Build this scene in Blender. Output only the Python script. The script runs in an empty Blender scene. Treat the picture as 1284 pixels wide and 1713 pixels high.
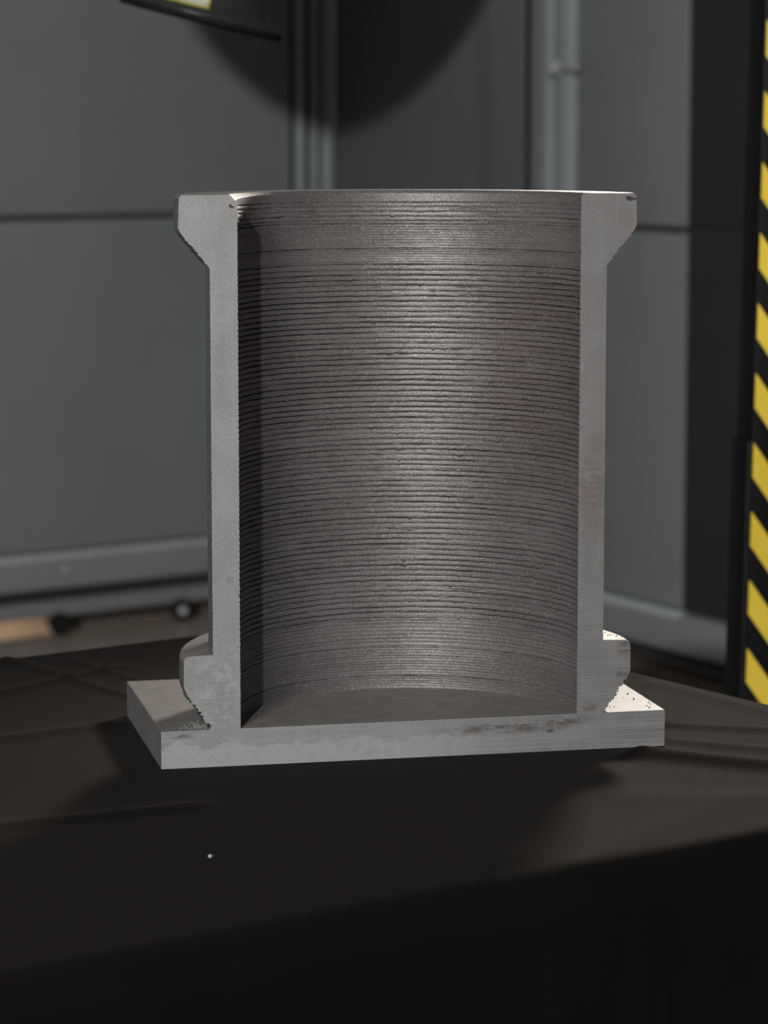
import bpy, bmesh, math, random
import numpy as np
from mathutils import Vector, Matrix

# ------------------------------------------------------------------ camera, world, lights
ZC = 1.19                       # camera height; floor is z = 0
PHI = 0.1321
FPX = 4831.6
sc = bpy.context.scene
col = sc.collection
cam = bpy.data.cameras.new('camera')
cam.sensor_fit = 'VERTICAL'
cam.sensor_height = 36.0
cam.lens = FPX / 1713 * 36.0
cam.clip_start = 0.05
cam.dof.use_dof = True
cam.dof.focus_distance = 2.25
cam.dof.aperture_fstop = 8.2
camo = bpy.data.objects.new('camera', cam)
camo.location = (0, 0, ZC)
camo.rotation_euler = (math.pi / 2 - PHI, 0, 0)
col.objects.link(camo)
sc.camera = camo
sc.view_settings.view_transform = 'Standard'
sc.view_settings.look = 'None'
sc.view_settings.gamma = 1.0
sc.view_settings.use_curve_mapping = False
sc.view_settings.exposure = 0.0

world = bpy.data.worlds.new('studio_ambient')
sc.world = world
world.use_nodes = True
world.node_tree.nodes['Background'].inputs[0].default_value = (0.93, 0.97, 1.0, 1)
world.node_tree.nodes['Background'].inputs[1].default_value = 0.04


def lamp(name, kind, loc, target, power, color=(1, 1, 1), **kw):
    d = bpy.data.lights.new(name, kind)
    d.energy = power
    d.color = color
    for k, v in kw.items():
        setattr(d, k, v)
    o = bpy.data.objects.new(name, d)
    o.location = loc
    o.rotation_euler = (Vector(target) - Vector(loc)).to_track_quat('-Z', 'Y').to_euler()
    col.objects.link(o)
    return o


# high far flood to the left behind the camera (walls and the front of the casting)
lamp('front_flood', 'AREA', (-2.6, -15.0, ZC + 5.0), (0.0, 4.0, ZC - 0.2), 2250, (0.98, 0.99, 1.0),
     shape='DISK', size=0.28)
# softbox close on the left
lamp('left_softbox', 'AREA', (-0.46, 0.98, ZC + 0.30), (-0.05, 2.2, ZC - 0.28), 10.0, (1.0, 0.985, 0.965),
     shape='RECTANGLE', size=0.2, size_y=0.25)
# rim light behind on the right, just above the picture
lamp('rim_strobe', 'SPOT', (0.37, 3.34, ZC + 0.2), (0.16, 2.2, ZC - 0.42), 81, (1.0, 0.91, 0.82),
     spot_size=math.radians(60), spot_blend=0.9, shadow_soft_size=0.1)
# warm lamp somewhere behind the partition
lamp('warm_lamp', 'SPOT', (-1.5, 8.2, 1.3), (-1.13, 6.9, 0.0), 170, (1.0, 0.72, 0.45),
     spot_size=math.radians(22), spot_blend=0.6, shadow_soft_size=0.1)

# ------------------------------------------------------------------ helpers
rng = np.random.default_rng(7)
random.seed(3)


def tag(o, label=None, cat=None, group=None, kind=None):
    if label: o['label'] = label
    if cat: o['category'] = cat
    if group: o['group'] = group
    if kind: o['kind'] = kind
    return o


def link(name, me, mats, parent=None):
    o = bpy.data.objects.new(name, me)
    for m in (mats if isinstance(mats, (list, tuple)) else [mats]):
        me.materials.append(m)
    col.objects.link(o)
    if parent is not None:
        o.parent = parent
    return o


def empty(name, loc, rz=0.0):
    o = bpy.data.objects.new(name, None)
    o.location = loc
    o.rotation_euler = (0, 0, rz)
    o.empty_display_size = 0.05
    col.objects.link(o)
    return o


def from_bm(name, bm, mats, parent=None, smooth=None):
    me = bpy.data.meshes.new(name)
    bmesh.ops.recalc_face_normals(bm, faces=bm.faces)
    bm.to_mesh(me)
    bm.free()
    if smooth is not None:
        for p in me.polygons: p.use_smooth = True
        me.set_sharp_from_angle(angle=math.radians(smooth))
    return link(name, me, mats, parent)


def add_box(bm, O, ax, ay, az, x0, x1, y0, y1, z0, z1, bev=0.0):
    """box in the frame O + x*ax + y*ay + z*az"""
    O, ax, ay, az = map(Vector, (O, ax, ay, az))
    vs = [bm.verts.new(O + ax * x + ay * y + az * z) for z in (z0, z1) for y in (y0, y1) for x in (x0, x1)]
    fs = [(0, 1, 3, 2), (4, 6, 7, 5), (0, 4, 5, 1), (2, 3, 7, 6), (0, 2, 6, 4), (1, 5, 7, 3)]
    faces = [bm.faces.new([vs[i] for i in f]) for f in fs]
    if bev > 0:
        ed = list({e for f in faces for e in f.edges})
        bmesh.ops.bevel(bm, geom=ed, offset=bev, segments=2, affect='EDGES', profile=0.5)


def box_obj(name, O, ax, ay, az, dims, mat, parent=None, bev=0.0):
    bm = bmesh.new()
    add_box(bm, O, ax, ay, az, *dims, bev=bev)
    return from_bm(name, bm, mat, parent, smooth=40 if bev else None)


def add_tube(bm, a, b, r0, r1=None, n=16):
    a, b = Vector(a), Vector(b)
    r1 = r0 if r1 is None else r1
    M = (b - a).to_track_quat('Z', 'Y').to_matrix()
    ra, rb = [], []
    for k in range(n):
        t = 2 * math.pi * k / n
        d = M @ Vector((math.cos(t), math.sin(t), 0))
        ra.append(bm.verts.new(a + d * r0)); rb.append(bm.verts.new(b + d * r1))
    for k in range(n):
        bm.faces.new((ra[k], ra[(k + 1) % n], rb[(k + 1) % n], rb[k]))
    bm.faces.new(ra); bm.faces.new(rb)


def add_lathe(bm, O, axis, prof, n=48, closed=False):
    """prof: list of (r, h) along axis"""
    O = Vector(O)
    M = Vector(axis).to_track_quat('Z', 'Y').to_matrix()
    rings = []
    for r, h in prof:
        rings.append([bm.verts.new(O + M @ Vector((r * math.cos(2 * math.pi * k / n), r * math.sin(2 * math.pi * k / n), h)))
                      for k in range(n)])
    m = len(rings)
    for i in range(m if closed else m - 1):
        A, B = rings[i], rings[(i + 1) % m]
        for k in range(n):
            bm.faces.new((A[k], A[(k + 1) % n], B[(k + 1) % n], B[k]))
    if not closed:
        bm.faces.new(rings[0]); bm.faces.new(rings[-1])


class N:
    """tiny node-graph helper"""
    def __init__(s, name):
        s.m = bpy.data.materials.new(name)
        s.m.use_nodes = True
        s.t = s.m.node_tree
        s.b = s.t.nodes['Principled BSDF']
        s.co = s.t.nodes.new('ShaderNodeTexCoord').outputs['Object']

    def put(s, sock, v):
        if hasattr(v, 'is_linked') or isinstance(v, bpy.types.NodeSocket):
            s.t.links.new(v, sock)
        else:
            sock.default_value = v

    def noise(s, scale, detail=3.0, rough=0.55, stretch=None, dist=0.0):
        n = s.t.nodes.new('ShaderNodeTexNoise')
        n.inputs['Scale'].default_value = scale
        n.inputs['Detail'].default_value = detail
        n.inputs['Roughness'].default_value = rough
        n.inputs['Distortion'].default_value = dist
        v = s.co
        if stretch:
            mp = s.t.nodes.new('ShaderNodeMapping')
            mp.inputs['Scale'].default_value = stretch
            s.t.links.new(v, mp.inputs['Vector']); v = mp.outputs[0]
        s.t.links.new(v, n.inputs['Vector'])
        return n.outputs['Fac']

    def ramp(s, v, a, b, lo=0.0, hi=1.0):
        n = s.t.nodes.new('ShaderNodeMapRange')
        n.interpolation_type = 'SMOOTHSTEP'
        s.put(n.inputs['Value'], v)
        n.inputs['From Min'].default_value = a; n.inputs['From Max'].default_value = b
        n.inputs['To Min'].default_value = lo; n.inputs['To Max'].default_value = hi
        return n.outputs['Result']

    def math(s, op, a, b=0.0):
        n = s.t.nodes.new('ShaderNodeMath'); n.operation = op
        s.put(n.inputs[0], a); s.put(n.inputs[1], b)
        return n.outputs[0]

    def mix(s, f, a, b):
        n = s.t.nodes.new('ShaderNodeMix'); n.data_type = 'RGBA'
        s.put(n.inputs[0], f); s.put(n.inputs[6], a); s.put(n.inputs[7], b)
        return n.outputs[2]

    def blob(s, c, r, edge=0.35):
        """1 inside an ellipsoid, 0 outside"""
        a = s.t.nodes.new('ShaderNodeVectorMath'); a.operation = 'SUBTRACT'
        s.t.links.new(s.co, a.inputs[0]); a.inputs[1].default_value = c
        d = s.t.nodes.new('ShaderNodeVectorMath'); d.operation = 'DIVIDE'
        s.t.links.new(a.outputs[0], d.inputs[0]); d.inputs[1].default_value = r
        l = s.t.nodes.new('ShaderNodeVectorMath'); l.operation = 'LENGTH'
        s.t.links.new(d.outputs[0], l.inputs[0])
        return s.ramp(l.outputs['Value'], edge, 1.0, 1.0, 0.0)

    def bump(s, h, strength, dist):
        n = s.t.nodes.new('ShaderNodeBump')
        n.inputs['Strength'].default_value = strength
        n.inputs['Distance'].default_value = dist
        s.t.links.new(h, n.inputs['Height'])
        s.t.links.new(n.outputs[0], s.b.inputs['Normal'])

    def done(s, color, rough=0.5, metal=0.0, spec=0.5):
        s.put(s.b.inputs['Base Color'], color)
        s.put(s.b.inputs['Roughness'], rough)
        s.b.inputs['Metallic'].default_value = metal
        s.b.inputs['Specular IOR Level'].default_value = spec
        return s.m


def g(v, k=1.0):
    return (v[0] * k, v[1] * k, v[2] * k, 1.0)


# ------------------------------------------------------------------ materials
def mat_cut():
    n = N('cut_steel')
    sx = n.t.nodes.new('ShaderNodeSeparateXYZ'); n.t.links.new(n.co, sx.inputs[0])
    X, Zc = sx.outputs[0], sx.outputs[2]
    c = n.mix(n.ramp(n.noise(45, 5), 0.3, 0.7), (0.190, 0.189, 0.188, 1), (0.235, 0.233, 0.231, 1))
    c = n.mix(n.math('MULTIPLY', n.ramp(n.noise(980, 2, 0.7), 0.5, 0.66), 0.75), c, (0.34, 0.337, 0.332, 1))
    c = n.mix(n.math('MULTIPLY', n.ramp(n.noise(900, 2, 0.7), 0.46, 0.30), 0.75), c, (0.085, 0.083, 0.081, 1))
    # brown tint with light falloff painted in, darker to the right of the cut
    tint_fall = n.math('MULTIPLY', n.ramp(X, -0.02, 0.16), n.ramp(n.noise(16, 5, 0.6), 0.2, 0.62, 0.45, 1.0))
    c = n.mix(n.math('MULTIPLY', tint_fall, 0.5), c, (0.085, 0.071, 0.063, 1))
    # fine saw lines, mostly in the low part
    saw = n.noise(60, 3, 0.6, (0.12, 0.12, 14))
    low = n.ramp(Zc, 0.10, 0.0, 0.12, 0.6)
    c = n.mix(n.math('MULTIPLY', n.ramp(n.noise(75, 3, 0.6, (0.1, 0.1, 16)), 0.46, 0.3), low), c, (0.11, 0.108, 0.105, 1))
    c = n.mix(n.math('MULTIPLY', n.ramp(saw, 0.40, 0.68), low), c, (0.26, 0.257, 0.252, 1))
    # pale bloom with a wavy upper edge along the lower left of the plate
    wav = n.math('ADD', Zc, n.math('MULTIPLY', n.math('SUBTRACT', n.noise(48, 4, 0.6), 0.5), 0.030))
    bl = n.math('MULTIPLY', n.ramp(wav, -0.0105, -0.0135), n.ramp(X, 0.10, -0.02))
    bl = n.math('MULTIPLY', bl, n.ramp(n.noise(150, 4, 0.6), 0.25, 0.6, 0.45, 1.0))
    c = n.mix(n.math('MULTIPLY', bl, 0.75), c, (0.31, 0.304, 0.297, 1))
    bl = n.math('MULTIPLY', n.blob((-0.148, 0, 0.035), (0.035, 0.2, 0.055), 0.2), n.ramp(n.noise(130, 5, 0.65), 0.47, 0.60))
    c = n.mix(n.math('MULTIPLY', bl, 0.7), c, (0.30, 0.296, 0.29, 1))
    # brown and dark stains
    for ce, ra, colr, k in (((0.146, 0, 0.178), (0.02, 0.1, 0.055), (0.12, 0.075, 0.055, 1), 0.55),
                            ((0.172, 0, 0.052), (0.009, 0.05, 0.009), (0.06, 0.035, 0.022, 1), 0.8),
                            ((0.170, 0, 0.030), (0.008, 0.05, 0.006), (0.05, 0.045, 0.04, 1), 0.7),
                            ((0.125, 0, -0.005), (0.035, 0.05, 0.0055), (0.05, 0.042, 0.037, 1), 0.75),
                            ((0.075, 0, -0.009), (0.08, 0.05, 0.006), (0.065, 0.05, 0.042, 1), 0.85),
                            ((0.143, 0, 0.004), (0.014, 0.05, 0.006), (0.07, 0.055, 0.045, 1), 0.7),
                            ((-0.178, 0, -0.004), (0.016, 0.05, 0.003), (0.05, 0.045, 0.04, 1), 0.8),
                            ((0.112, 0, -0.013), (0.005, 0.05, 0.003), (0.03, 0.025, 0.02, 1), 0.9),
                            ((-0.146, 0, 0.30), (0.006, 0.05, 0.08), (0.17, 0.155, 0.15, 1), 0.35),
                            ((-0.141, 0, 0.115), (0.004, 0.05, 0.005), (0.10, 0.07, 0.05, 1), 0.6)):
        m_ = n.math('MULTIPLY', n.blob(ce, ra, 0.1), n.ramp(n.noise(140, 5, 0.65, (0.5, 1, 1.6)), 0.36, 0.6))
        c = n.mix(n.math('MULTIPLY', m_, k), c, colr)
    # faint brushed band running up the middle of each wall
    band = n.noise(230, 2, 0.5, (1, 1, 0.02))
    c = n.mix(n.math('MULTIPLY', n.ramp(band, 0.55, 0.72), 0.16), c, (0.30, 0.30, 0.30, 1))
    n.bump(n.math('ADD', n.noise(1100, 3), n.math('MULTIPLY', saw, 0.5)), 0.35, 0.0004)
    return n.done(c, 0.55, 0.2, 0.45)


def mat_bore():
    n = N('layered_steel')
    c = n.mix(n.ramp(n.noise(14, 4), 0.3, 0.7), (0.125, 0.115, 0.111, 1), (0.170, 0.159, 0.154, 1))
    c = n.mix(n.math('MULTIPLY', n.blob((0.12, 0.06, 0.27), (0.09, 0.09, 0.12)), 0.35), c, (0.14, 0.09, 0.08, 1))
    lay = n.noise(40, 3, 0.6, (0.12, 0.12, 6))
    c = n.mix(n.math('MULTIPLY', n.ramp(lay, 0.4, 0.7), 0.35), c, (0.235, 0.222, 0.215, 1))
    gr = n.noise(950, 2, 0.7)
    c = n.mix(n.math('MULTIPLY', n.ramp(gr, 0.52, 0.68), 0.8), c, (0.36, 0.345, 0.335, 1))
    c = n.mix(n.math('MULTIPLY', n.ramp(n.noise(760, 2, 0.7), 0.46, 0.30), 0.75), c, (0.07, 0.062, 0.058, 1))
    n.bump(n.math('ADD', gr, n.math('MULTIPLY', n.noise(420, 3), 0.5)), 0.3, 0.0005)
    return n.done(c, 0.52, 0.5, 0.5)


def mat_milled():
    n = N('plate_steel')
    c = n.mix(n.ramp(n.noise(60, 4), 0.3, 0.7), (0.155, 0.145, 0.136, 1), (0.192, 0.180, 0.170, 1))
    gr = n.noise(1300, 2, 0.6)
    c = n.mix(n.math('MULTIPLY', n.ramp(gr, 0.55, 0.75), 0.4), c, (0.35, 0.335, 0.32, 1))
    n.bump(gr, 0.3, 0.0004)
    return n.done(c, 0.6, 0.2, 0.3)


def mat_plain(name, c0, c1, scale=8, rough=0.6, metal=0.0, spec=0.5, bump=0.0, bscale=300):
    n = N(name)
    c = n.mix(n.ramp(n.noise(scale, 4), 0.3, 0.7), g(c0), g(c1))
    if bump:
        n.bump(n.noise(bscale, 3), bump, 0.001)
    return n.done(c, rough, metal, spec)


def mat_cloth():
    n = N('black_cloth')
    c = n.mix(n.ramp(n.noise(6, 4), 0.3, 0.7), (0.0030, 0.0023, 0.0018, 1), (0.0038, 0.0030, 0.0024, 1))
    wv = n.math('ADD', n.noise(700, 1, 0.5, (1, 0.06, 1)), n.noise(700, 1, 0.5, (0.06, 1, 1)))
    n.bump(wv, 0.25, 0.0008)
    m = n.done(c, 0.95, 0.0, 0.065)
    n.b.inputs['Sheen Weight'].default_value = 0.015
    n.b.inputs['Sheen Roughness'].default_value = 0.55
    n.b.inputs['Sheen Tint'].default_value = (1.0, 0.86, 0.76, 1)
    return m


M_CUT, M_BORE, M_MILL, M_CLOTH = mat_cut(), mat_bore(), mat_milled(), mat_cloth()
M_WALL = mat_plain('grey_panel', (0.193, 0.199, 0.203), (0.207, 0.213, 0.217), 3, 0.5, 0.0, 0.35, 0.1, 500)
M_MID = mat_plain('slate_panel', (0.115, 0.118, 0.120), (0.125, 0.128, 0.130), 3, 0.5, 0.0, 0.35, 0.1, 500)
M_BACK = mat_plain('dark_backing', (0.035, 0.036, 0.037), (0.042, 0.043, 0.044), 3, 0.7)
M_DARK = mat_plain('dark_grey', (0.027, 0.027, 0.028), (0.031, 0.031, 0.032), 3, 0.6)
M_RAIL = mat_plain('painted_rail', (0.235, 0.250, 0.243), (0.258, 0.272, 0.266), 5, 0.42, 0.1)
M_RIB = mat_plain('aluminium_profile', (0.31, 0.33, 0.335), (0.34, 0.36, 0.365), 5, 0.4, 0.25)
M_LIP = mat_plain('rail_highlight', (0.40, 0.43, 0.42), (0.44, 0.47, 0.46), 5, 0.35, 0.1)  # lighter than the rail: highlight on its top edge painted as colour
M_FLOOR = mat_plain('tan_floor', (0.36, 0.29, 0.235), (0.43, 0.36, 0.30), 5, 0.3, 0.0, 0.5)
M_BROWN = mat_plain('brown_board', (0.13, 0.095, 0.07), (0.16, 0.12, 0.09), 12, 0.5)
M_BLACK = mat_plain('black_lacquer', (0.005, 0.005, 0.0052), (0.007, 0.007, 0.0072), 9, 0.5, 0.0, 0.2)
M_HOOD = mat_plain('black_enamel', (0.03, 0.029, 0.028), (0.036, 0.035, 0.033), 20, 0.33)
M_RUBBER = mat_plain('black_rubber', (0.006, 0.006, 0.006), (0.009, 0.009, 0.009), 30, 0.8, 0.0, 0.2)
M_HUB = mat_plain('grey_hub', (0.35, 0.35, 0.36), (0.42, 0.42, 0.43), 30, 0.35)
M_YEL = mat_plain('hazard_yellow', (0.90, 0.635, 0.055), (0.94, 0.67, 0.07), 20, 0.4)
M_LABEL = mat_plain('label_yellow', (0.85, 0.78, 0.16), (0.88, 0.82, 0.2), 20, 0.5)
M_LABW = mat_plain('label_cream', (0.9, 0.88, 0.72), (0.93, 0.91, 0.78), 20, 0.5)
M_CHIP = mat_plain('bright_filings', (0.30, 0.29, 0.28), (0.5, 0.48, 0.46), 400, 0.35, 0.6)
M_CHIPD = mat_plain('dark_filings', (0.03, 0.028, 0.026), (0.06, 0.055, 0.05), 400, 0.5, 0.4)
M_LINT = mat_plain('white_lint', (0.55, 0.55, 0.55), (0.65, 0.65, 0.65), 400, 0.9)

# ------------------------------------------------------------------ floor and partition walls
Z = Vector((0, 0, 1))
bm = bmesh.new()
add_box(bm, (0, 0, 0), (1, 0, 0), (0, 1, 0), Z, -6, 6, -8, 12, -0.1, 0.0)
tag(from_bm('floor', bm, M_FLOOR), kind='structure')

C = Vector((-0.128, 7.246, 0))
UL = Vector((-0.8035, -0.5953, 0))          # along the left wall, away from the corner
NL = Vector((0.5953, -0.8035, 0))           # its face normal, towards the camera
UR = Vector((0.492, -0.8706, 0))
NR = Vector((-0.8706, -0.492, 0))
zs = lambda z: ZC + z                       # height relative to the camera
TOP = zs(1.35)


def wall(name, O, U, Nn, spans, length):
    root = box_obj(name, O, U, Nn, Z, (0.0, length, -0.06, -0.012, zs(-1.02), TOP), M_BACK)
    tag(root, kind='structure')
    for a, b, m in spans:
        for z0, z1 in ((zs(-0.99), zs(-0.214)), (zs(-0.200), zs(0.785)), (zs(0.799), TOP)):
            box_obj('panel', O, U, Nn, Z, (a, b, -0.012, 0.0, z0, z1), m, root, bev=0.002)
    return root


wl = wall('wall_left', C, UL, NL, [(0.128, 1.62, M_WALL), (1.632, 2.8, M_WALL)], 2.8)
wr = wall('wall_right', C, UR, NR, [(0.012, 0.892, M_MID), (1.112, 1.512, M_WALL), (1.520, 2.5, M_DARK)], 2.5)  # last span has a darker tone
for root, O, U, Nn, L, a0 in ((wl, C, UL, NL, 2.8, 0.02), (wr, C, UR, NR, 2.5, 0.03)):
    box_obj('bottom_rail', O, U, Nn, Z, (a0, L, -0.05, 0.022, zs(-1.079), zs(-0.998)), M_RAIL, root, bev=0.004)
    box_obj('rail_lip', O, U, Nn, Z, (a0, 1.535 if root is wr else L, -0.002, 0.030, zs(-1.010), zs(-0.992)), M_LIP, root, bev=0.004)
    box_obj('rail_core', O, U, Nn, Z, (a0, L, -0.05, -0.028, zs(-1.115), zs(-1.075)), M_DARK, root)
    box_obj('lower_rail' if root is wl else 'plinth', O, U, Nn, Z, (a0, L, -0.05, 0.014, zs(-1.147) if root is wl else 0.0, zs(-1.110) if root is wl else zs(-1.124)), M_WALL if root is wl else M_BROWN, root, bev=0.003)
box_obj('shade_board', C, UL, NL, Z, (0.04, 0.735, -0.13, -0.10, 0.0, zs(-1.10)), M_BROWN, wl)  # added dark board standing in for the shaded floor under the partition
# ribbed corner post
for k, (a, b) in enumerate(((0.005, 0.032), (0.050, 0.067), (0.089, 0.112))):
    box_obj('corner_rib', C, UL, NL, Z, (a, b, -0.012, 0.012, zs(-0.99), TOP), M_RIB, wl, bev=0.005)
box_obj('rib_channel', C, UL, NL, Z, (0.0, 0.127, -0.012, -0.008, zs(-0.99), TOP), M_BLACK, wl)
# profile between the right-hand panels
box_obj('gasket', C, UR, NR, Z, (0.8925, 0.920, -0.012, -0.003, zs(-0.99), TOP), M_BLACK, wr)
box_obj('joint_strip', C, UR, NR, Z, (0.922, 0.985, -0.012, 0.004, zs(-0.99), TOP), M_WALL, wr, bev=0.003)
box_obj('joint_rib', C, UR, NR, Z, (0.986, 1.030, -0.012, 0.022, zs(-0.99), TOP), M_RIB, wr, bev=0.012)
box_obj('joint_rib', C, UR, NR, Z, (1.046, 1.110, -0.012, 0.026, zs(-0.99), TOP), M_RIB, wr, bev=0.016)
P = C + UR * 1.066 + Z * zs(0.128)
bm = bmesh.new()
add_lathe(bm, P + NR * 0.024, NR, [(0.015, 0), (0.015, 0.012), (0.010, 0.02)], 20)
add_tube(bm, P + NR * 0.034, P + NR * 0.034 + UR * 0.085, 0.006)
from_bm('latch_pin', bm, M_HUB, wr, smooth=40)
# rivet on the left rail
bm = bmesh.new()
add_lathe(bm, C + UL * 0.79 + NL * 0.02 + Z * zs(-1.035), NL, [(0.012, 0), (0.011, 0.006), (0.006, 0.009)], 20)
from_bm('rivet', bm, M_RIB, wl, smooth=40)
# casters under the left partition
for a, hubm in ((0.475, M_HUB), (0.815, M_RUBBER)):
    B = C + UL * a + NL * 0.03
    bm = bmesh.new()
    prof = [(0.016, -0.012), (0.024, -0.012), (0.0275, -0.007), (0.0275, 0.007), (0.024, 0.012), (0.016, 0.012)]
    ax = (NL * 0.9 + UL * 0.3).normalized()
    add_lathe(bm, B + Z * 0.0275, ax, prof, 32)
    wheel = from_bm('caster', bm, M_RUBBER, wl, smooth=40)
    bm = bmesh.new()
    add_lathe(bm, B + Z * 0.0275, ax, [(0.012, -0.0135), (0.014, -0.0125), (0.011, 0.0125), (0.010, 0.0145), (0.005, 0.016)], 24)
    from_bm('hub', bm, hubm, wheel, smooth=40)
    bm = bmesh.new()
    add_box(bm, B, UL, NL, Z, -0.012, 0.012, -0.045, -0.016, 0.022, zs(-1.147), bev=0.003)
    from_bm('fork', bm, M_DARK, wheel, smooth=40)

# ------------------------------------------------------------------ black cloth over the table
TZ = ZC - 0.484
cu = np.array([0.814, 0.581]); cn = np.array([-0.581, 0.814])
U0, U1, N0, N1 = -0.25, 1.678, 1.436, 2.352


def plane_pt(px, py):
    X = (px - 642) / FPX; V = (856.5 - py) / FPX
    c, s = math.cos(PHI), math.sin(PHI)
    r = (X, c + V * s, -s + V * c)
    k = -0.484 / r[2]
    return np.array([r[0] * k, r[1] * k])


# wrinkles traced as lines lying in the cloth: (pixel a, pixel b) -> world, height, half-width
FOLDS = [((1030, 1258), (1420, 1300), 0.0075, 0.013), ((1060, 1212), (1480, 1232), 0.0035, 0.009),
         ((1065, 1236), (1480, 1272), 0.003, 0.010), ((1060, 1135), (1480, 1240), 0.0025, 0.010),
         ((1040, 1110), (1480, 1215), 0.0015, 0.008), ((960, 1330), (1480, 1350), 0.002, 0.03),
         ((-180, 1400), (380, 1340), 0.0026, 0.012), ((-160, 1260), (240, 1205), 0.0024, 0.012),
         ((-30, 1088), (260, 1180), 0.0030, 0.007), ((100, 1094), (300, 1160), 0.0022, 0.006),
         ((-130, 1190), (230, 1106), 0.0022, 0.009), ((850, 1462), (1020, 1280), 0.0022, 0.018),
         ((920, 1456), (1290, 1320), 0.0018, 0.02)]
FOLDS = [(plane_pt(*a), plane_pt(*b), h, w) for a, b, h, w in FOLDS]
OBX, OBY, YAW = 0.0207, 2.1959, 0.2133


def smooth_noise2(x, y, seed):
    r = np.random.default_rng(seed)
    out = np.zeros_like(x)
    for k in range(14):
        a = r.uniform(0, 2 * math.pi); f = r.uniform(4, 26)
        out += np.sin((x * math.cos(a) + y * math.sin(a)) * f + r.uniform(0, 7)) / (1 + f * 0.12)
    return out / 4


def cloth_h(x, y):
    h = 0.0022 * smooth_noise2(x, y, 5)
    fz = np.zeros_like(h)
    for a, b, hh, w in FOLDS:
        d = b - a; L = np.hypot(*d); d = d / L
        t = ((x - a[0]) * d[0] + (y - a[1]) * d[1]) / L
        q = -(x - a[0]) * d[1] + (y - a[1]) * d[0]
        e = np.clip(np.minimum(t, 1 - t) / 0.12, 0, 1)
        fz += hh * np.exp(-(q / w) ** 2) * e * e * (3 - 2 * e)
    # flat under the plate
    u = (x - OBX) * math.cos(YAW) + (y - OBY) * math.sin(YAW)
    b = -(x - OBX) * math.sin(YAW) + (y - OBY) * math.cos(YAW)
    dx = np.maximum(np.maximum(-0.1945 - u, u - 0.2055), 0); dy = np.maximum(np.maximum(-b, b - 0.2082), 0)
    d = np.hypot(dx, dy)
    k1 = np.clip((d - 0.0008) / 0.005, 0, 1); k2 = np.clip((d - 0.004) / 0.06, 0, 1)
    return fz * k1 * k1 * (3 - 2 * k1) + (h - 0.0006) * k2


def perimeter(npts):
    """points and outward normals of a rounded rectangle in (u, n) coordinates"""
    R = 0.03
    segs = []
    cs = [((U1 - R, N0 + R), -90), ((U1 - R, N1 - R), 0), ((U0 + R, N1 - R), 90), ((U0 + R, N0 + R), 180)]
    pts, nr = [], []
    for i, (c0, a0) in enumerate(cs):
        for k in range(9):
            a = math.radians(a0 + 90 * k / 8)
            pts.append((c0[0] + R * math.cos(a), c0[1] + R * math.sin(a))); nr.append((math.cos(a), math.sin(a)))
        c1, a1 = cs[(i + 1) % 4]
        a = math.radians(a1)
        e = (c1[0] + R * math.cos(a), c1[1] + R * math.sin(a))
        L = math.dist(pts[-1], e); m = int(L / 0.007)
        s = pts[-1]
        for k in range(1, m):
            pts.append((s[0] + (e[0] - s[0]) * k / m, s[1] + (e[1] - s[1]) * k / m)); nr.append(nr[-1])
    return np.array(pts), np.array(nr)


pp, pn = perimeter(0)
NP = len(pp)
rings = []
mid = np.array([[0, (N0 + N1) / 2]])
halfd = (N1 - N0) / 2
lo, hi = U0 + halfd, U1 - halfd
core = np.stack([np.clip(pp[:, 0], lo, hi), np.full(NP, (N0 + N1) / 2)], 1)
inset = np.concatenate([np.linspace(0, 0.02, 4)[:-1], np.linspace(0.02, 1.0, 120)])
arc = np.concatenate([[0], np.cumsum(np.hypot(*np.diff(pp, axis=0).T))])


def n1(s, step, seed):
    r = np.random.default_rng(seed)
    k = np.arange(0, s.max() + 2 * step, step)
    v = r.uniform(-1, 1, len(k))
    i = np.clip((s / step).astype(int), 0, len(k) - 2); t = s / step - i
    t = t * t * (3 - 2 * t)
    return v[i] * (1 - t) + v[i + 1] * t


RB = 0.018
for f in inset[::-1]:
    q = pp + (core - pp) * f
    w = q[:, :1] * cu + q[:, 1:] * cn
    d = np.linalg.norm(q - pp, axis=1)
    sag = np.where(d < RB, RB - np.sqrt(np.clip(RB * RB - (RB - d) ** 2, 0, None)), 0.0)
    rings.append(np.column_stack([w, TZ + cloth_h(w[:, 0], w[:, 1]) - sag]))
UC1, UC2 = float(plane_pt(905, 1462) @ cu), float(plane_pt(1068, 1432) @ cu)
edge_h = cloth_h(rings[-1][:, 0], rings[-1][:, 1])
fold = 0.5 + 0.5 * np.sin(arc * 2 * math.pi / 0.24 + 2.2 * n1(arc, 0.5, 3)) * (0.5 + 0.5 * n1(arc, 0.3, 5))
for k, z in enumerate(np.concatenate([np.linspace(0.02, 0.1, 8), np.linspace(0.12, TZ - 0.002, 26)])):
    out = 0.002 + 0.055 * (1 - math.exp(-z / 0.3)) * fold + 0.004 * n1(arc, 0.06, 11) * min(1, z / 0.15)
    for u_, h_, w_ in ((UC1, 0.008, 0.012), (UC2, 0.007, 0.014), (UC1 + 0.11, -0.006, 0.02), (UC1 - 0.16, 0.006, 0.02)):
        out = out + h_ * np.exp(-((pp[:, 0] - u_ - 0.03 * z) / w_) ** 2) * (pn[:, 1] < -0.9) * min(1, (z / 0.09) ** 2)
    q = pp + pn * out[:, None]
    w = q[:, :1] * cu + q[:, 1:] * cn
    rings.append(np.column_stack([w, np.maximum(TZ + edge_h * math.exp(-z / 0.05) - z, 0.001)]))
V = np.concatenate(rings)
NR_ = len(rings)
idx = np.arange(NR_ * NP).reshape(NR_, NP)
F = np.stack([idx[:-1], np.roll(idx[:-1], -1, 1), np.roll(idx[1:], -1, 1), idx[1:]], -1).reshape(-1, 4)


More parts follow.
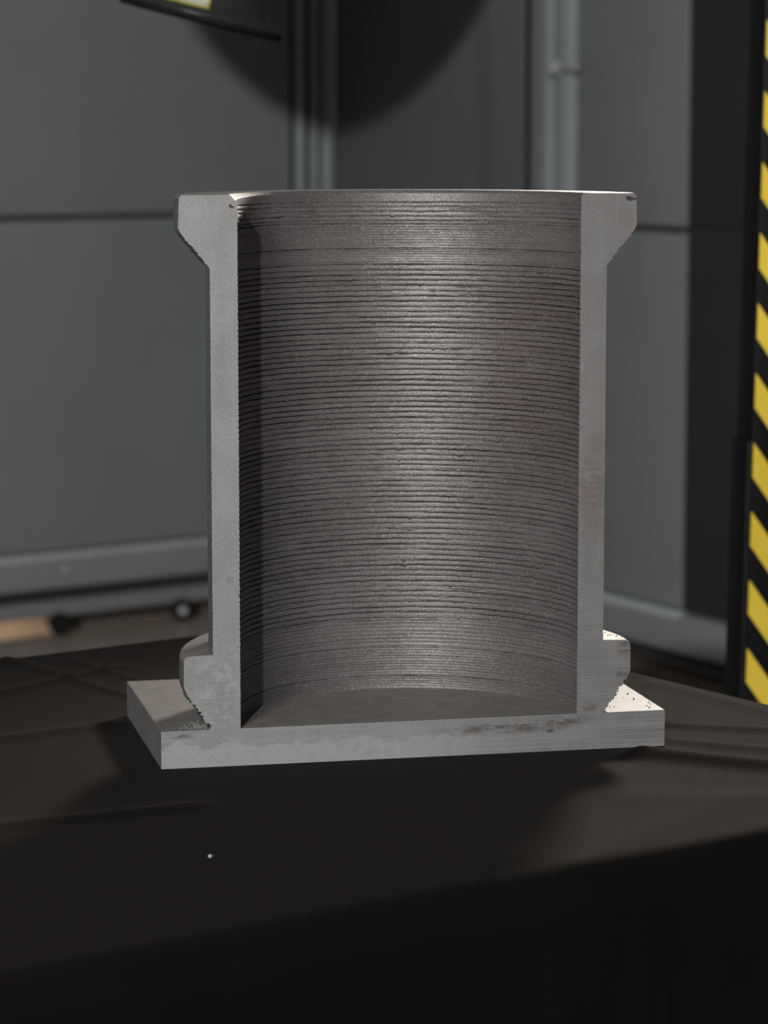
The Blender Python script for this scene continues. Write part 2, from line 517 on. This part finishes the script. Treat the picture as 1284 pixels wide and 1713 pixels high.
def np_mesh(name, V, F, smooth=True):
    me = bpy.data.meshes.new(name)
    me.vertices.add(len(V)); me.vertices.foreach_set('co', V.astype(np.float32).ravel())
    F = np.asarray(F)
    me.loops.add(F.size); me.loops.foreach_set('vertex_index', F.astype(np.int32).ravel())
    me.polygons.add(len(F))
    me.polygons.foreach_set('loop_start', np.arange(0, F.size, F.shape[1], dtype=np.int32))
    me.polygons.foreach_set('use_smooth', np.full(len(F), smooth))
    me.update(calc_edges=True)
    me.validate()
    return me


me = np_mesh('tablecloth', V, F[:, ::-1])
tag(link('tablecloth', me, M_CLOTH), 'black cloth draped over the table under the steel casting', 'tablecloth')

# ------------------------------------------------------------------ the cutaway casting
RI, RO, H, HL, RL, RT = 0.1333, 0.1543, 0.4057, 0.0579, 0.1766, 0.1772
PL, PD, PT = -0.1945, 0.2082, 0.029
root = empty('steel_casting', (OBX, OBY, ZC - 0.455), YAW)
tag(root, 'grey steel half pipe with flanges cut open lengthwise on a square plate', 'casting')


def noise_row(s, step, r):
    k = int(s[-1] / step) + 3
    v = r.uniform(-1, 1, k)
    x = s / step + r.uniform(0, 1)
    i = x.astype(int); t = x - i; t = t * t * (3 - 2 * t)
    i = np.clip(i, 0, k - 2)
    return v[i] * (1 - t) + v[i + 1] * t


def py2z(py):
    """height above the plate of the back of the bore seen at picture row py"""
    V_ = (856.5 - py) / FPX
    c, s = math.cos(PHI), math.sin(PHI)
    return (-s + V_ * c) / (c + V_ * s) * 2.326 + 0.455


def seam_list():
    r = np.random.default_rng(21)
    S = []                                           # z, depth, half-width, wobble
    def zone(y0, y1, step, dep, wid, wob, jit=0.06):
        y = y0
        while y < y1:
            S.append((py2z(y), dep * r.uniform(0.8, 1.2), wid * r.uniform(0.8, 1.2), wob))
            y += step * (1 + r.uniform(-jit, jit))
    zone(338, 372, 7.4, 0.0009, 0.00042, 0.8)
    S.append((py2z(374), 0.0016, 0.0006, 1.0))
    zone(380, 412, 4.4, 0.00030, 0.00035, 0.35)
    S.append((py2z(416), 0.0018, 0.00065, 0.35))
    zone(421, 440, 4.3, 0.00035, 0.00035, 0.4)
    zone(442, 1035, 8.85, 0.0019, 0.00046, 1.0, 0.05)
    zone(1038, 1076, 6.2, 0.0007, 0.0005, 0.6)
    S.append((py2z(1083), 0.0014, 0.0006, 0.4))
    zone(1089, 1126, 4.6, 0.0004, 0.0004, 0.35)
    S.append((py2z(1131), 0.0015, 0.0006, 0.35))
    zone(1136, 1150, 4.2, 0.0004, 0.0004, 0.35)
    return [s for s in S if 0.0015 < s[0] < H - 0.004]


NT = 640
th = np.linspace(0, math.pi, NT)
sarc = th * RI
NB = 1500
zb = np.linspace(0.0, H, NB)
bore = np.full((NB, NT), RI)
r_ = np.random.default_rng(4)
SE = sorted(seam_list())
zc_ = np.array([s[0] for s in SE])
# each bead: soft convex bulge between its seams, each slightly proud or shy of its neighbours
for k in range(len(SE) - 1):
    a, b = SE[k][0], SE[k + 1][0]
    rows = np.where((zb >= a) & (zb < b))[0]
    if len(rows) == 0: continue
    t = (zb[rows] - a) / (b - a)
    bulge = (0.00013 if b - a > 0.003 else 0.00006) * np.sin(np.pi * t)
    off = 0.00006 * noise_row(sarc, 0.035, r_) + 0.00004 * noise_row(sarc, 0.006, r_) + 0.0001 * r_.uniform(-1, 1)
    bore[rows] -= bulge[:, None] + off[None, :] * np.sin(np.pi * t)[:, None] ** 0.5
for z0, dep, wid, wob in SE:
    zz = z0 + wob * (0.00026 * noise_row(sarc, 0.03, r_) + 0.00016 * noise_row(sarc, 0.009, r_) + 0.0001 * noise_row(sarc, 0.003, r_) + 0.00011 * noise_row(sarc, 0.0013, r_))
    dd = dep * np.clip(0.95 + 0.4 * noise_row(sarc, 0.05, r_) + 0.35 * noise_row(sarc, 0.009, r_), 0.1, 1.6)
    dd = dd * (0.22 + 0.78 * np.clip(np.minimum(sarc, sarc[-1] - sarc) / 0.009, 0, 1))
    ww = wid * (1 + 0.25 * noise_row(sarc, 0.006, r_))
    if wob > 0.7:                                    # little drips where a bead sagged
        for q in range(r_.integers(0, 9)):
            c0 = r_.uniform(0, sarc[-1]); wd = r_.uniform(0.0005, 0.0013)
            zz = zz - r_.uniform(0.0003, 0.0011) * np.exp(-((sarc - c0) / wd) ** 2)
            dd = dd + 0.0006 * np.exp(-((sarc - c0) / wd) ** 2)
    rows = np.where(abs(zb - z0) < 0.0045)[0]
    e = (zb[rows][:, None] - zz[None, :]) / ww[None, :]
    # lip of the upper bead overhangs: steep above, softer below
    e = np.where(e > 0, e * 1.5, e * 0.85)
    bore[rows] += dd[None, :] * np.exp(-np.abs(e) ** 3)
# short torn spots between beads
bands = [py2z(y) for y in (352, 470, 480, 583, 592, 690, 792, 800, 893, 990, 1000)]
for q in range(330):
    z0 = r_.choice(bands) + r_.normal(0, 0.0035) if q % 3 else r_.uniform(0.03, 0.37)
    c0 = r_.uniform(0, sarc[-1]); L = r_.uniform(0.0012, 0.016)
    rows = np.where(abs(zb - z0) < 0.004)[0]
    zz = z0 + 0.0004 * noise_row(sarc, 0.006, r_) + 0.00015 * noise_row(sarc, 0.0015, r_)
    e = (zb[rows][:, None] - zz[None, :]) / r_.uniform(0.00028, 0.0005)
    bore[rows] += r_.uniform(-0.0004, 0.0011) * np.exp(-np.abs(e) ** 3) * np.exp(-((sarc - c0) / L) ** 2)[None, :]
# grainy skin
gn = r_.normal(0, 1, bore.shape)
bore += 0.000022 * (gn + 0.7 * np.roll(gn, 1, 1) + 0.7 * np.roll(gn, 1, 0)) * np.clip((H - 0.008 - zb) / 0.004, 0, 1)[:, None]
# blobs at the top left corner of the bore
bore -= (0.0022 * np.exp(-((zb - py2z(352)) / 0.0022) ** 2))[:, None] * np.exp(-((sarc - sarc[-1] + 0.006) / 0.007) ** 2)[None, :]
# chamfer of the mouth, wider near the left cut
cw = 0.0022 + 0.0034 * np.clip((th - 2.35) / 0.75, 0, 1) ** 1.5
dz = np.clip(zb[:, None] - (H - cw[None, :] * 1.05), 0, None)
bore = np.where(dz > 0, np.maximum(bore, RI) + dz * 0.95, bore)
bore[0] = RI

# outer skin of the pipe with its own bead lines
NO = 260
zo = np.linspace(H, 0.0, NO)
outer = np.full((NO, NT), RO)
zk = HL + 0.002
while zk < H - 0.056:
    rows = np.where(abs(zo - zk) < 0.003)[0]
    outer[rows] -= (0.00035 * np.exp(-((zo[rows][:, None] - zk - 0.0003 * noise_row(sarc, 0.01, r_)[None, :]) / 0.0008) ** 2)
                    * np.clip(0.8 + 0.5 * noise_row(sarc, 0.02, r_), 0, 2)[None, :])
    zk += 0.0043
ebulge = 0.0016 * np.clip(np.minimum(th, math.pi - th) / 0.10, 0, 1)   # skin stands proud just behind the ground edge
outer = outer + ebulge[None, :]
outer = np.where(((zo > H - 0.0546) | (zo < HL))[:, None], RO, outer)


def revolve(name, R, Zs, mats, midx, parent):
    """closed profile R[n, NT], Zs[n or (n, NT)] revolved over the back half, capped on the cut plane"""
    n, nt = R.shape
    t = np.linspace(0, math.pi, nt)
    Zs = np.broadcast_to(Zs if Zs.ndim == 2 else Zs[:, None], R.shape)
    V = np.stack([R * np.cos(t), R * np.sin(t), Zs], -1).reshape(-1, 3)
    ix = np.arange(n * nt).reshape(n, nt)
    nx = np.roll(ix, -1, 0)
    F = np.stack([ix[:, :-1], ix[:, 1:], nx[:, 1:], nx[:, :-1]], -1).reshape(-1, 4)
    fm = np.repeat(np.asarray(midx), nt - 1)
    me = bpy.data.meshes.new(name)
    cap0 = V.reshape(n, nt, 3)[:, 0]; cap1 = V.reshape(n, nt, 3)[:, -1]
    VV = np.concatenate([V, cap0, cap1])
    b0 = n * nt
    loops = np.concatenate([F.ravel(), np.arange(b0, b0 + n)[::-1], np.arange(b0 + n, b0 + 2 * n)])
    starts = np.concatenate([np.arange(0, F.size, 4), [F.size, F.size + n]])
    me.vertices.add(len(VV)); me.vertices.foreach_set('co', VV.astype(np.float32).ravel())
    me.loops.add(len(loops)); me.loops.foreach_set('vertex_index', loops.astype(np.int32))
    me.polygons.add(len(starts)); me.polygons.foreach_set('loop_start', starts.astype(np.int32))
    me.polygons.foreach_set('use_smooth', np.concatenate([np.ones(len(F), bool), [False, False]]))
    me.update(calc_edges=True)
    me.polygons.foreach_set('material_index', np.concatenate([fm, [0, 0]]).astype(np.int32))
    bm_ = bmesh.new(); bm_.from_mesh(me)
    capf = [f for f in bm_.faces if len(f.verts) > 4]
    bmesh.ops.triangulate(bm_, faces=capf, ngon_method='EAR_CLIP')
    for f in bm_.faces:
        f.normal_update()
    caps = [f for f in bm_.faces if len(f.verts) == 3]
    for f in caps:
        f.smooth = False
        if f.normal.y > 0: f.normal_flip()
    # make the revolved skin face outward too
    bm_.to_mesh(me); bm_.free()
    me.set_sharp_from_angle(angle=math.radians(55))
    return link(name, me, mats, parent)


top = np.array([[RI + 0.012] * NT])
Rw = np.concatenate([bore, top, outer])
Zw = np.concatenate([zb, [H], zo])
mi = [1] * (NB - 1) + [2, 2] + [1] * (NO - 1) + [2]
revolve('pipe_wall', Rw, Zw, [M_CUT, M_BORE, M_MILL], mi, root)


def flange(name, pts, jag, mi_, seed):
    """profile pts outside RO, densified; jag per segment gives torn edges"""
    r = np.random.default_rng(seed)
    nt = 200
    s = np.linspace(0, math.pi, nt) * RT
    R, Zs, m = [], [], []
    for i in range(len(pts)):
        a, b = pts[i], pts[(i + 1) % len(pts)]
        L = math.dist(a, b); k = max(1, int(L / 0.0011)) if jag[i] else 1
        nx, ny = (b[1] - a[1]) / L, -(b[0] - a[0]) / L
        for q in range(k):
            f = q / k
            p = (a[0] + (b[0] - a[0]) * f, a[1] + (b[1] - a[1]) * f)
            j = jag[i] * (noise_row(s, 0.006, r) + 0.8 * noise_row(s, 0.0022, r) + 0.5 * r.uniform(-1, 1)) if (q and jag[i]) else np.zeros(nt)
            t_ = s / RT
            eb = 0.0016 * np.clip(np.minimum(t_, math.pi - t_) / 0.10, 0, 1) * (1 if p[0] > RO + 0.004 else 0)
            R.append(p[0] + eb + nx * j); Zs.append(p[1] + ny * j); m.append(mi_[i])
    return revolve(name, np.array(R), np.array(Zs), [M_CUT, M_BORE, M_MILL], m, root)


# order: up the inside (hidden), out over the top, down the outside
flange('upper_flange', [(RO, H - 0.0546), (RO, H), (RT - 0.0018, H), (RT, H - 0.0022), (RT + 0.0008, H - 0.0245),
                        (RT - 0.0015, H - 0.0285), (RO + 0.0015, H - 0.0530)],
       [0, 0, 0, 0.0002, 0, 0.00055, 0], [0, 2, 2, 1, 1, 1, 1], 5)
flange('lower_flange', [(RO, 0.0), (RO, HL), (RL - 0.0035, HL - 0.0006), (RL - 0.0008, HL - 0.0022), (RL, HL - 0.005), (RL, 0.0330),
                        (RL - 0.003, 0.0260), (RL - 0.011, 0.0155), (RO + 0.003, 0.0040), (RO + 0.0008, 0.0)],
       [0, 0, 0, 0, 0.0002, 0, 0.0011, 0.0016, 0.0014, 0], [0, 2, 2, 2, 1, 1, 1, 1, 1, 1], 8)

# base plate
bm = bmesh.new()
add_box(bm, (0, 0, 0), (1, 0, 0), (0, 1, 0), Z, PL, PL + 0.4, 0.0, PD, -PT, 0.0)
ed = [e for e in bm.edges if all(abs(v.co.z) < 1e-6 for v in e.verts) and not all(abs(v.co.y) < 1e-6 for v in e.verts)]
bmesh.ops.bevel(bm, geom=ed, offset=0.0006, segments=2, affect='EDGES', profile=0.5)
bmesh.ops.recalc_face_normals(bm, faces=bm.faces)
for f in bm.faces:
    f.material_index = 0 if f.normal.y < -0.9 else 1
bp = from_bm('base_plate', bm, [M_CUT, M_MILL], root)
# small pit in the corner of the left flange face and a notch in the right one
for nm, u, z, sx, sz, rot in (('pit', -0.1378, H - 0.0085, 0.0022, 0.0011, -0.5), ('notch', 0.1725, H - 0.0042, 0.0042, 0.0016, -0.12)):
    bm = bmesh.new()
    n = 12
    a_, b_ = [], []
    for k in range(n):
        t = 2 * math.pi * k / n
        rr = 1 + 0.2 * math.sin(3 * t + 1)
        x, y = sx * rr * math.cos(t), sz * rr * math.sin(t)
        x, y = x * math.cos(rot) - y * math.sin(rot), x * math.sin(rot) + y * math.cos(rot)
        a_.append(bm.verts.new((u + x, -0.00025, z + y))); b_.append(bm.verts.new((u + x * 1.1, 0.0005, z + y * 1.1)))
    bm.faces.new(a_)
    for k in range(n):
        bm.faces.new((a_[k], a_[(k + 1) % n], b_[(k + 1) % n], b_[k]))
    from_bm(nm, bm, M_CHIPD, root)

# filings: countless grains on the plate
def grain(Vs, Fs, p, s):
    n0 = len(Vs)
    d = [(1, 0, 0), (-1, 0, 0), (0, 1, 0), (0, -1, 0), (0, 0, 1), (0, 0, -0.9)]
    for q in d:
        k = s * random.uniform(0.6, 1.3)
        Vs.append((p[0] + q[0] * k, p[1] + q[1] * k, p[2] + q[2] * k + s * 0.7))
    for f in ((0, 2, 4), (2, 1, 4), (1, 3, 4), (3, 0, 4), (2, 0, 5), (1, 2, 5), (3, 1, 5), (0, 3, 5)):
        Fs.append((n0 + f[0], n0 + f[1], n0 + f[2]))


cy, sy = math.cos(YAW), math.sin(YAW)
def cast_pt(u, b, z):
    return (OBX + u * cy - b * sy, OBY + u * sy + b * cy, ZC - 0.455 + z)


Vs, Fs = [], []
for k in range(230):                                   # heap under the torn left edge
    b = abs(random.gauss(0.004, 0.012)); u = -math.sqrt((RO + 0.004) ** 2 - min(b, 0.1) ** 2) - abs(random.gauss(0.002, 0.011))
    if u > PL + 0.004: grain(Vs, Fs, cast_pt(u, b + 0.001, 0), random.uniform(0.0003, 0.00095))
me = np_mesh('metal_filings', np.array(Vs), np.array(Fs), False)
tag(link('metal_filings', me, M_CHIP), 'heap of metal filings on the plate under the torn left flange', 'filings', kind='stuff')
Vs, Fs = [], []
for k in range(170):                                   # dust on the floor of the bore
    a = random.uniform(0.25, 2.9); q = RI * math.sqrt(random.uniform(0.1, 0.93))
    grain(Vs, Fs, cast_pt(q * math.cos(a), q * math.sin(a) + 0.001, 0), random.uniform(0.0002, 0.0006))
me = np_mesh('metal_dust', np.array(Vs), np.array(Fs), False)
tag(link('metal_dust', me, M_CHIP), 'bright specks of metal dust on the plate inside the half pipe', 'dust', kind='stuff')
Vs, Fs = [], []
for k in range(24):
    b = random.uniform(0.003, 0.10); u = random.uniform(0.155, 0.202)
    if math.hypot(u, b) > RO + 0.006: grain(Vs, Fs, cast_pt(u, b, 0), random.uniform(0.0004, 0.0009))
me = np_mesh('dark_grit', np.array(Vs), np.array(Fs), False)
tag(link('dark_grit', me, M_CHIPD), 'dark specks of grit on the bright right end of the plate', 'grit', kind='stuff')
Vs, Fs = [], []
for k in range(16):
    a = random.uniform(0.02, 0.35); q = random.uniform(RO + 0.003, RL - 0.005)
    grain(Vs, Fs, cast_pt(q * math.cos(a), q * math.sin(a), HL - 0.0004), random.uniform(0.0003, 0.0006))
me = np_mesh('dark_grit', np.array(Vs), np.array(Fs), False)
tag(link('dark_grit', me, M_CHIPD), 'dark specks of grit on the bright ledge of the lower right flange', 'grit', kind='stuff')

# ------------------------------------------------------------------ lint on the cloth
q = plane_pt(351, 1435)
bm = bmesh.new()
hz = TZ + float(cloth_h(np.array([q[0]]), np.array([q[1]]))[0])
add_lathe(bm, (q[0], q[1], hz), Z, [(0.0006, 0.0), (0.0011, 0.0005), (0.0009, 0.0013), (0.0004, 0.0017)], 8)
add_tube(bm, (q[0], q[1], hz + 0.0006), (q[0] + 0.0018, q[1] + 0.001, hz + 0.0009), 0.0003, 0.00015, 6)
tag(from_bm('lint_speck', bm, M_LINT), 'tiny white lint speck on the black cloth in front of the casting', 'lint')

# ------------------------------------------------------------------ hazard-striped upright on the right
P1 = Vector((0.4165, 3.35, 0))
ang = math.radians(15)
Wd = Vector((math.cos(ang), math.sin(ang), 0)); Wn = Vector((math.sin(ang), -math.cos(ang), 0))
post = empty('striped_post', P1)
post.rotation_euler = (0, 0.0148, 0)
tag(post, 'black upright post with yellow hazard stripes at the right edge', 'post')
o0 = Vector((0, 0, 0))
box_obj('column', o0, Wd, Wn, Z, (0.0, 0.10, -0.048, 0.0, 0.03, 2.3), M_BLACK, post, bev=0.002)
box_obj('lower_sleeve', o0, Wd, Wn, Z, (-0.004, 0.0995, -0.052, -0.002, 0.03, zs(-0.362)), M_BLACK, post, bev=0.0015)
box_obj('foot_plate', o0, Wd, Wn, Z, (-0.06, 0.17, -0.16, 0.12, 0.0, 0.03), M_BLACK, post, bev=0.004)
stripe_z = lambda py: ZC + ((-math.sin(PHI) + (856.5 - py) / FPX * math.cos(PHI)) / (math.cos(PHI) + (856.5 - py) / FPX * math.sin(PHI))) * 3.35
dzp = (stripe_z(152) - stripe_z(1084)) / 8
sm = None
for k in range(-4, 13):
    zt = stripe_z(152) - k * dzp
    hgt = dzp * 0.5; w_ = 0.0955; x0 = 0.002; sl = w_ * 1.33
    bm = bmesh.new()
    ring = [(x0, zt), (x0, zt - hgt), (x0 + w_, zt - hgt - sl), (x0 + w_, zt - sl)]
    a_ = [bm.verts.new(Wd * x + Z * z_ + Wn * 0.0008) for x, z_ in ring]
    b_ = [bm.verts.new(Wd * x + Z * z_ - Wn * 0.0002) for x, z_ in ring]
    bm.faces.new(a_)
    for i in range(4): bm.faces.new((a_[i], a_[(i + 1) % 4], b_[(i + 1) % 4], b_[i]))
    from_bm('yellow_stripe', bm, M_YEL, post)

# ------------------------------------------------------------------ lamp hood on its boom stand
lampo = empty('studio_lamp', (-1.5, 3.39, 0))
tag(lampo, 'black bell-shaped lamp hood with yellow label hanging into the top edge', 'lamp')
off = Vector((1.5, -3.39, 0))                          # children are placed in world space minus the root
HC = Vector((-0.2065, 3.3, zs(0.1215)))
AX = Vector((0.239, -0.005, 0.970)).normalized()
prof = [(0.0905, 0.0), (0.0915, 0.0035), (0.0895, 0.007), (0.081, 0.011), (0.0735, 0.018), (0.068, 0.028), (0.063, 0.042),
        (0.058, 0.058), (0.053, 0.075), (0.046, 0.09), (0.034, 0.101), (0.02, 0.106), (0.02, 0.103), (0.033, 0.098),
        (0.044, 0.088), (0.0505, 0.074), (0.0555, 0.057), (0.0605, 0.041), (0.0655, 0.027), (0.071, 0.017), (0.079, 0.009), (0.088, 0.0035)]
bm = bmesh.new()
add_lathe(bm, HC + off, AX, prof, 72, closed=True)
hood = from_bm('hood', bm, M_HOOD, lampo, smooth=50)
bm = bmesh.new()
add_lathe(bm, HC + off, AX, [(0.0925, -0.003), (0.0935, 0.000), (0.0925, 0.0035), (0.0885, 0.003), (0.0885, -0.0025)], 72, closed=True)
from_bm('rim', bm, M_RUBBER, lampo, smooth=50)
# label wrapped on the front of the hood
Mx = AX.to_track_quat('Z', 'Y').to_matrix()
def hood_r(h):
    o = prof[:12]
    for (r0, h0), (r1, h1) in zip(o, o[1:]):
        if h0 <= h <= h1: return r0 + (r1 - r0) * (h - h0) / (h1 - h0)
    return o[-1][0]
front = math.atan2((Mx.inverted() @ Vector((0, -1, 0))).y, (Mx.inverted() @ Vector((0, -1, 0))).x)
sgn = 1 if (Mx @ Vector((math.cos(front + 0.1), math.sin(front + 0.1), 0))).x > 0 else -1


def patch(name, a0, a1, h0, h1, lift, mat, skew=0.0, parent=None):
    bm = bmesh.new(); na, nh = 10, 8; G = []
    for i in range(nh + 1):
        row = []
        for j in range(na + 1):
            h = h0 + (h1 - h0) * i / nh + skew * (j / na - 0.5)
            a = front + sgn * (a0 + (a1 - a0) * j / na)
            rr = hood_r(h) + lift
            row.append(bm.verts.new(HC + off + Mx @ Vector((rr * math.cos(a), rr * math.sin(a), h))))
        G.append(row)
    for i in range(nh):
        for j in range(na):
            bm.faces.new((G[i][j], G[i][j + 1], G[i + 1][j + 1], G[i + 1][j]))
    bmesh.ops.solidify(bm, geom=bm.faces[:], thickness=0.0004)
    return from_bm(name, bm, mat, parent or lampo, smooth=50)


lab = patch('warning_label', -0.62, 0.15, 0.0115, 0.058, 0.0009, M_LABEL)
tag(lab, 'yellow warning label')
patch('label_field', -0.30, 0.12, 0.0135, 0.056, 0.0014, M_LABW, parent=lab)
# rod, unseen disc added to cast the round wall shadow, boom arm, pole and base
bz = zs(1.70)
tip = HC + AX * 0.104
FC = Vector((-0.496, 3.36, zs(1.231)))
bm = bmesh.new()
add_lathe(bm, FC + off, (FC - Vector((-2.6, -15.0, zs(5.0)))).normalized(),
          [(0.365, -0.012), (0.373, -0.008), (0.368, 0.002), (0.25, 0.022), (0.06, 0.035)], 96)
from_bm('shadow_disc', bm, M_HOOD, lampo, smooth=50)
bm = bmesh.new(); add_tube(bm, tip + off, Vector((tip.x - 0.02, FC.y + 0.03, zs(1.03))) + off, 0.003, n=16)
from_bm('drop_rod', bm, M_BLACK, lampo, smooth=50)
bm = bmesh.new(); add_tube(bm, FC + Vector((0, 0.03, 0)) + off, Vector((FC.x, FC.y + 0.03, bz + 0.02)) + off, 0.012, n=16)
from_bm('hanger', bm, M_BLACK, lampo, smooth=50)
bm = bmesh.new(); add_tube(bm, Vector((-1.5, 3.39, bz)) + off, Vector((-0.4, 3.39, bz)) + off, 0.014, n=20)
from_bm('boom_arm', bm, M_BLACK, lampo, smooth=50)
bm = bmesh.new(); add_tube(bm, Vector((-1.5, 3.39, 0.02)) + off, Vector((-1.5, 3.39, bz + 0.05)) + off, 0.017, n=20)
from_bm('pole', bm, M_BLACK, lampo, smooth=50)
bm = bmesh.new(); add_lathe(bm, (0, 0, 0), Z, [(0.24, 0), (0.24, 0.015), (0.22, 0.022), (0.03, 0.035)], 48)
from_bm('base', bm, M_BLACK, lampo, smooth=50)
